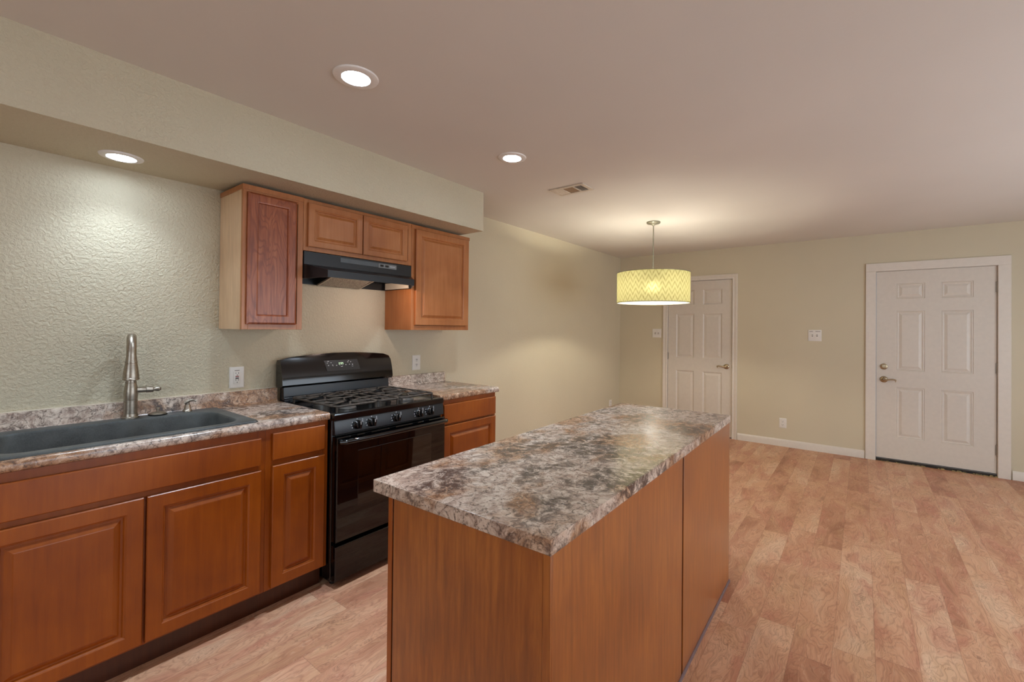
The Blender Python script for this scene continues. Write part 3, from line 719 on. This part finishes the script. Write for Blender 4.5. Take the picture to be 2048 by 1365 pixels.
# back guard
bk = MB(); bk.prism([(.030, .9165), (.092, .9165), (.092, .935), (.078, .945), (.074, 1.012), (.030, 1.012)], 1, RY0+.006, RY1-.006); bk.build('rear_panel', M_BKPANEL, rg, bevel=.002)
m = MB(); ol = []
for i in range(17):
    t_ = i/16; y = RY0-.016 + (RY1-RY0+.020)*t_
    ztop = 1.184 + .026*math.sin(PI*min(1, max(0, t_*1.0)))**.8
    if i == 0: ztop = 1.170
    if i == 16: ztop = 1.168
    ol.append((y, ztop))
ol[0] = (RY0-.016, 1.160); ol.insert(1, (RY0-.012, 1.180)); ol[-1] = (RY1+.004, 1.150); ol.insert(-1, (RY1-.006, 1.176))
n = len(ol)
def bgx(z, front): # slanted convex front
    t_ = (z - 1.012)/.19; return .112 - .050*t_*t_ - .004*t_ if front else .022
vs = []
zs = 6
for (y, zt) in ol:
    for j in range(zs+1):
        z = 1.026 + (zt-1.026)*j/zs; vs.append((bgx(z, True), y, z))
for (y, zt) in ol: vs.append((.024, y, zt-.004))
for (y, zt) in ol: vs.append((.024, y, 1.0125))
for (y, zt) in ol: vs.append((.098, y, 1.0125))
fs = []; q = zs+1; b0 = n*q; b1 = b0+n; b2 = b1+n
for i in range(n-1):
    for j in range(zs): fs.append((i*q+j, (i+1)*q+j, (i+1)*q+j+1, i*q+j+1))
    fs += [(i*q+zs, (i+1)*q+zs, b0+i+1, b0+i), (b0+i, b0+i+1, b1+i+1, b1+i), (b1+i, b1+i+1, b2+i+1, b2+i), (b2+i, b2+i+1, (i+1)*q, i*q)]
for i in (0, n-1): fs.append(tuple([i*q+j for j in range(q)] + [b0+i, b1+i, b2+i]))
m.add(vs, fs); bg = m.build('backguard', M_BLACK, rg)
def on_bg(y, z, e): return (bgx(z, True) + e, y, z)
def bgpatch(m, y0, y1, z0, z1, e, sk0=0., nz=3):
    vs = []
    for j in range(nz+1):
        z = z0 + (z1-z0)*j/nz; o_ = sk0*(1-j/nz); vs += [on_bg(y0+o_, z, e), on_bg(y1+o_, z, e)]
    for j in range(nz+1):
        z = z0 + (z1-z0)*j/nz; o_ = sk0*(1-j/nz); vs += [on_bg(y0+o_, z, .0), on_bg(y1+o_, z, .0)]
    k = (nz+1)*2
    fs = [(2*j, 2*j+1, 2*j+3, 2*j+2) for j in range(nz)]
    fs += [(0, 2*nz, k+2*nz, k)] if False else []
    fs += [(2*j, 2*j+2, k+2*j+2, k+2*j) for j in range(nz)] + [(2*j+1, k+2*j+1, k+2*j+3, 2*j+3) for j in range(nz)]
    fs += [(0, k, k+1, 1), (2*nz, 2*nz+1, k+2*nz+1, k+2*nz)]
    m.add(vs, fs)
m = MB(); bgpatch(m, 1.520, 1.758, 1.093, 1.162, .0020, .012, 4); ctl = m.build('control_overlay', M_CTRL, bg)
ctl2 = bg
m = MB()
# green clock digits (seven-segment strokes)
def seg7(m, y, z, hgt, s, e):
    wd = hgt*.52; t_ = hgt*.13
    S = {'a': (0, hgt-t_, wd, hgt), 'g': (0, hgt/2-t_/2, wd, hgt/2+t_/2), 'd': (0, 0, wd, t_), 'f': (0, hgt/2, t_, hgt), 'b': (wd-t_, hgt/2, wd, hgt), 'e': (0, 0, t_, hgt/2), 'c': (wd-t_, 0, wd, hgt/2)}
    for ch in s:
        a, b, c_, d = S[ch]; bgpatch(m, y+a, y+c_, z+b, z+d, e, 0, 1)
MBd = MB()
for k, s in enumerate(('abged', 'abcdef', 'fgbc')): seg7(MBd, 1.619 + k*.0105 + (.003 if k else 0), 1.133, .0135, s, .0030)
MBd.build('clock_display', M_GREEN, bg)
for (y, z, a, b) in ((1.548, 1.156, .010, .003), (1.540, 1.146, .005, .003), (1.566, 1.147, .006, .003), (1.546, 1.130, .006, .004), (1.574, 1.132, .007, .003), (1.576, 1.126, .003, .003), (1.602, 1.128, .006, .0045), (1.625, 1.129, .004, .003), (1.645, 1.129, .004, .003), (1.637, 1.119, .013, .003), (1.668, 1.129, .006, .005), (1.692, 1.155, .008, .003), (1.685, 1.146, .008, .004), (1.706, 1.146, .006, .004), (1.695, 1.130, .006, .004), (1.716, 1.129, .007, .006), (1.714, 1.117, .011, .002)):
    m = MB(); bgpatch(m, y-a*.5, y+a*.5, z-b*.5, z+b*.5, .0027, 0, 1); m.build('control_button', M_MARK, bg)
# burners and grates
BUR = [(.205, 1.445, .034), (.205, 1.850, .030), (.490, 1.445, .038), (.490, 1.850, .044)]
for x, y, r in BUR:
    b = MB().lathe([(r+.012, 0), (r+.010, .006), (r+.002, .010), (r, .016)], (x, y, .9132), 28).build('burner', M_ALU, rg)
    MB().lathe([(r*.98, .0161), (r, .019), (r*.92, .023), (.001, .0245)], (x, y, .9132), 28, cap=False).build('burner_cap', M_CAP, b)
b = MB()
ovl = [(.348+.075*math.cos(2*PI*i/28), 1.6465+.024*math.sin(2*PI*i/28)) for i in range(28)]
b.prism(ovl, 2, .9132, .926); b = b.build('oval_burner', M_ALU, rg, bevel=.002)
c_ = MB(); c_.prism([(.348+(x-.348)*.92, 1.6465+(y-1.6465)*.85) for x, y in ovl], 2, .9262, .934); c_.build('burner_cap', M_CAP, b, bevel=.003)
ZG = .9500
def grate(y0, y1, burners, centre=False):
    m = MB(); r = .0062
    x0, x1 = .108, .618
    path = [(x, y, ZG) for x, y in rr(x0, x1, y0, y1, .038, 6)]
    m.tube(path, r, 8, closed=True)
    yc = (y0+y1)/2
    if not centre:
        m.tube([(.348, y0, ZG), (.348, y1, ZG)], r*.9, 8)
        for bx, by, br in burners:
            xa, xb = (x0, .348) if bx < .348 else (.348, x1)
            # forked fingers: curved loops from each corner of the quadrant toward the burner
            for sx, ex in ((-1, xa), (1, xb)):
                m.tube(bez((ex, by-.050, ZG), (ex-sx*.045, by-.052, ZG), (ex-sx*.060, by-.012, ZG), (bx+sx*.026, by-.003, ZG+.001), 8), r*.85, 8)
                m.tube(bez((ex, by+.050, ZG), (ex-sx*.045, by+.052, ZG), (ex-sx*.060, by+.012, ZG), (bx+sx*.026, by+.003, ZG+.001), 8), r*.85, 8)
            for sy, ey in ((-1, y0), (1, y1)):
                m.tube(bez((bx-.046, ey, ZG), (bx-.046, ey-sy*.05, ZG), (bx-.012, ey-sy*.06, ZG), (bx-.003, by+sy*.026, ZG+.001), 8), r*.85, 8)
                m.tube(bez((bx+.046, ey, ZG), (bx+.046, ey-sy*.05, ZG), (bx+.012, ey-sy*.06, ZG), (bx+.003, by+sy*.026, ZG+.001), 8), r*.85, 8)
    else:
        m.tube([(x0, yc, ZG), (x1, yc, ZG)], r*.8, 8)
        for x in (.20, .28, .42, .50): m.tube([(x, y0, ZG), (x+.0, y1, ZG)], r*.8, 8)
        for sx, ex in ((-1, x0), (1, x1)):
            m.tube(bez((ex, yc-.028, ZG), (ex-sx*.10, yc-.045, ZG), (ex-sx*.06, yc+.045, ZG), (ex, yc+.028, ZG), 10), r*.85, 8)
    for x in (x0+.012, x1-.012):
        for y in (y0+.012, y1-.012): m.cyl((x, y, .9165), (x, y, ZG), .0065, n=8)
    m.build('grate', M_IRON, rg)
grate(1.302, 1.566, [b_ for b_ in BUR if b_[1] < 1.6]); grate(1.727, 1.991, [b_ for b_ in BUR if b_[1] > 1.6]); grate(1.575, 1.718, [], True)

# ------------------------------------------------------------------ range hood
hd = thing('range_hood', 'black under-cabinet range hood above the range', 'range hood', (.2, 1.647, 1.66))
HY0, HY1 = 1.268, 2.028; i_ = .050
def HP(s): # side points of the shell
    y = HY0 if s < 0 else HY1; y2 = HY0 + .040 if s < 0 else HY1 - .122
    y2 = HY0 + .042 if s < 0 else 1.908
    return [(.004, y, 1.660), (.314, y, 1.662), (.500, y2, 1.664), (.500, y2, 1.704), (.314, y, 1.747), (.314, y, 1.822), (.004, y, 1.822)]
A = HP(-1); B = HP(1)
m = MB(); m.add(A + B, [(0,1,4,5,6), (1,2,3,4), (7,8,11,12,13), (8,9,10,11), (6,5,12,13), (5,4,11,12), (4,3,10,11), (3,2,9,10), (0,6,13,7)])
sh = m.build('canopy_shell', M_BLACK2, hd, smooth=False); so = sh.modifiers.new('solid', 'SOLIDIFY'); so.thickness = .003; so.offset = -1
MB().prism([(.02, HY0+.006), (.31, HY0+.006), (.436, HY0+.038), (.436, 1.930), (.31, HY1-.006), (.02, HY1-.006)], 2, 1.7115, 1.7145).build('underside_pan', M_BLACK2, hd)
MB().box(.3142, .3165, 1.490, 1.755, 1.784, 1.812).build('trim_strip', M_HOODSTRIP, hd)
hc = MB().box(.3142, .3178, 1.757, 1.900, 1.782, 1.811).build('switch_plate', M_HOODCTL, hd)
for y in (1.783, 1.822): MB().box(.3178, .3225, y-.012, y+.012, 1.790, 1.803).build('rocker_switch', M_KNOB, hc, bevel=.0015)
MB().box(.3178, .3183, 1.846, 1.888, 1.795, 1.799).build('printed_mark', M_MARK, hc)
m = MB(); m.prism([(.025, 1.661), (.030, 1.656), (.222, 1.706), (.217, 1.711)], 1, 1.500, 1.800); fl = m.build('grease_filter', M_FILT, hd)
for a, b in ((1.496, 1.506), (1.794, 1.804)): MB().prism([(.022, 1.6615), (.030, 1.6535), (.224, 1.7035), (.217, 1.7112)], 1, a, b).build('filter_rail', M_ALUFR, fl)
MB().lathe([(.026, 0), (.026, -.008), (.020, -.016), (.001, -.018)], (.405, 1.80, 1.7113), 20, cap=False).build('lamp', M_HLAMP, hd)
MB().prism([(.030, 1.6640), (.300, 1.6640), (.290, 1.7100), (.030, 1.7100)], 1, 2.0130, 2.0220).build('lit_inner_side', M_IVORY, hd)  # pale panel: lamplight on the hood's inner side put into the colour
for p in ((.24, 1.86), (.14, 1.93)): MB().lathe([(.006, 0), (.005, -.003), (.001, -.004)], (p[0], p[1], 1.7113), 12, cap=False).build('screw', M_ALUFR, hd)

# ------------------------------------------------------------------ island (own local frame, turned one degree)
isl = thing('island_cabinet', 'reddish wood kitchen island base with plain panelled back', 'kitchen island', (1.6855, .8170, 0), local=True)
IR = .0167; isl.rotation_euler = (0, 0, IR)
it = thing('island_countertop', 'speckled laminate worktop lying on the kitchen island', 'countertop', (1.6855, .8170, 0), local=True); it.rotation_euler = (0, 0, IR)
IW, IL = .6552, 1.8237; IZ1, IZ0 = .9147, .8770
MB().box(0, IW-.0022, 0, IL, IZ0, IZ1).build('worktop', M_LAM, it, bevel=.0015)
MB().box(IW-.0018, IW, 0, IL, IZ0, IZ1-.0005).build('edge_band', M_LAM, it)
IB0, IB1, IY0, IY1 = .088, IW-.006, .010, 1.812
MB().box(IB0, IB1, IY0, IY1, .0005, IZ0-.0005).build('carcass', M_VENEER, isl)
MB().box(IB0-.020, IB0-.0005, IY0-.004, IY1, .0005, IZ0-.0005).build('face_frame', M_WOOD, isl, bevel=.001)
MB().box(IB0+.008, IB1-.018, IY0-.0052, IY0-.0003, .0005, IZ0-.0005).build('end_panel', M_VENEER, isl)
MB().box(IB0, IB0+.0078, IY0-.0012, IY0-.0002, .0005, IZ0-.0005).build('shadow_gap', M_DARKGAP, isl)  # shade between face frame and end panel, put in as a dark strip
MB().box(IB1-.0172, IB1+.0045, IY0-.0062, IY0-.0002, .0005, IZ0-.0005).build('corner_trim', M_VENEER, isl, bevel=.001)
MB().box(IB1+.0003, IB1+.0045, IY0, .966, .0005, IZ0-.0005).build('back_panel', M_VENEER, isl, bevel=.0008)
MB().box(IB1+.0003, IB1+.0045, .984, IY1, .0005, IZ0-.0005).build('back_panel', M_VENEER, isl, bevel=.0008)
MB().box(IB1+.0003, IB1+.0012, .966, .984, .0005, IZ0-.0005).build('seam_groove', M_TOE, isl)
m = MB(); m.prism([(IB1+.0048, .0005), (IB1+.0125, .0005), (IB1+.0118, .005), (IB1+.0085, .0090), (IB1+.0048, .010)], 1, IY0+.3, IY1+.005); m.build('shoe_moulding', M_SHOE, isl)
fni = lambda a, b, h: (IB0-.0205-h, a, b)
for a, b in ((.03, .445), (.455, .90), (.95, 1.365), (1.375, 1.79)):
    MB().rings(fni, a, b, .12, .69, RAISED).build('door', M_WOOD, isl, smooth=False); MB().rings(fni, a, b, .72, .85, DRAWER).build('drawer_front', M_WOOD, isl, smooth=False)
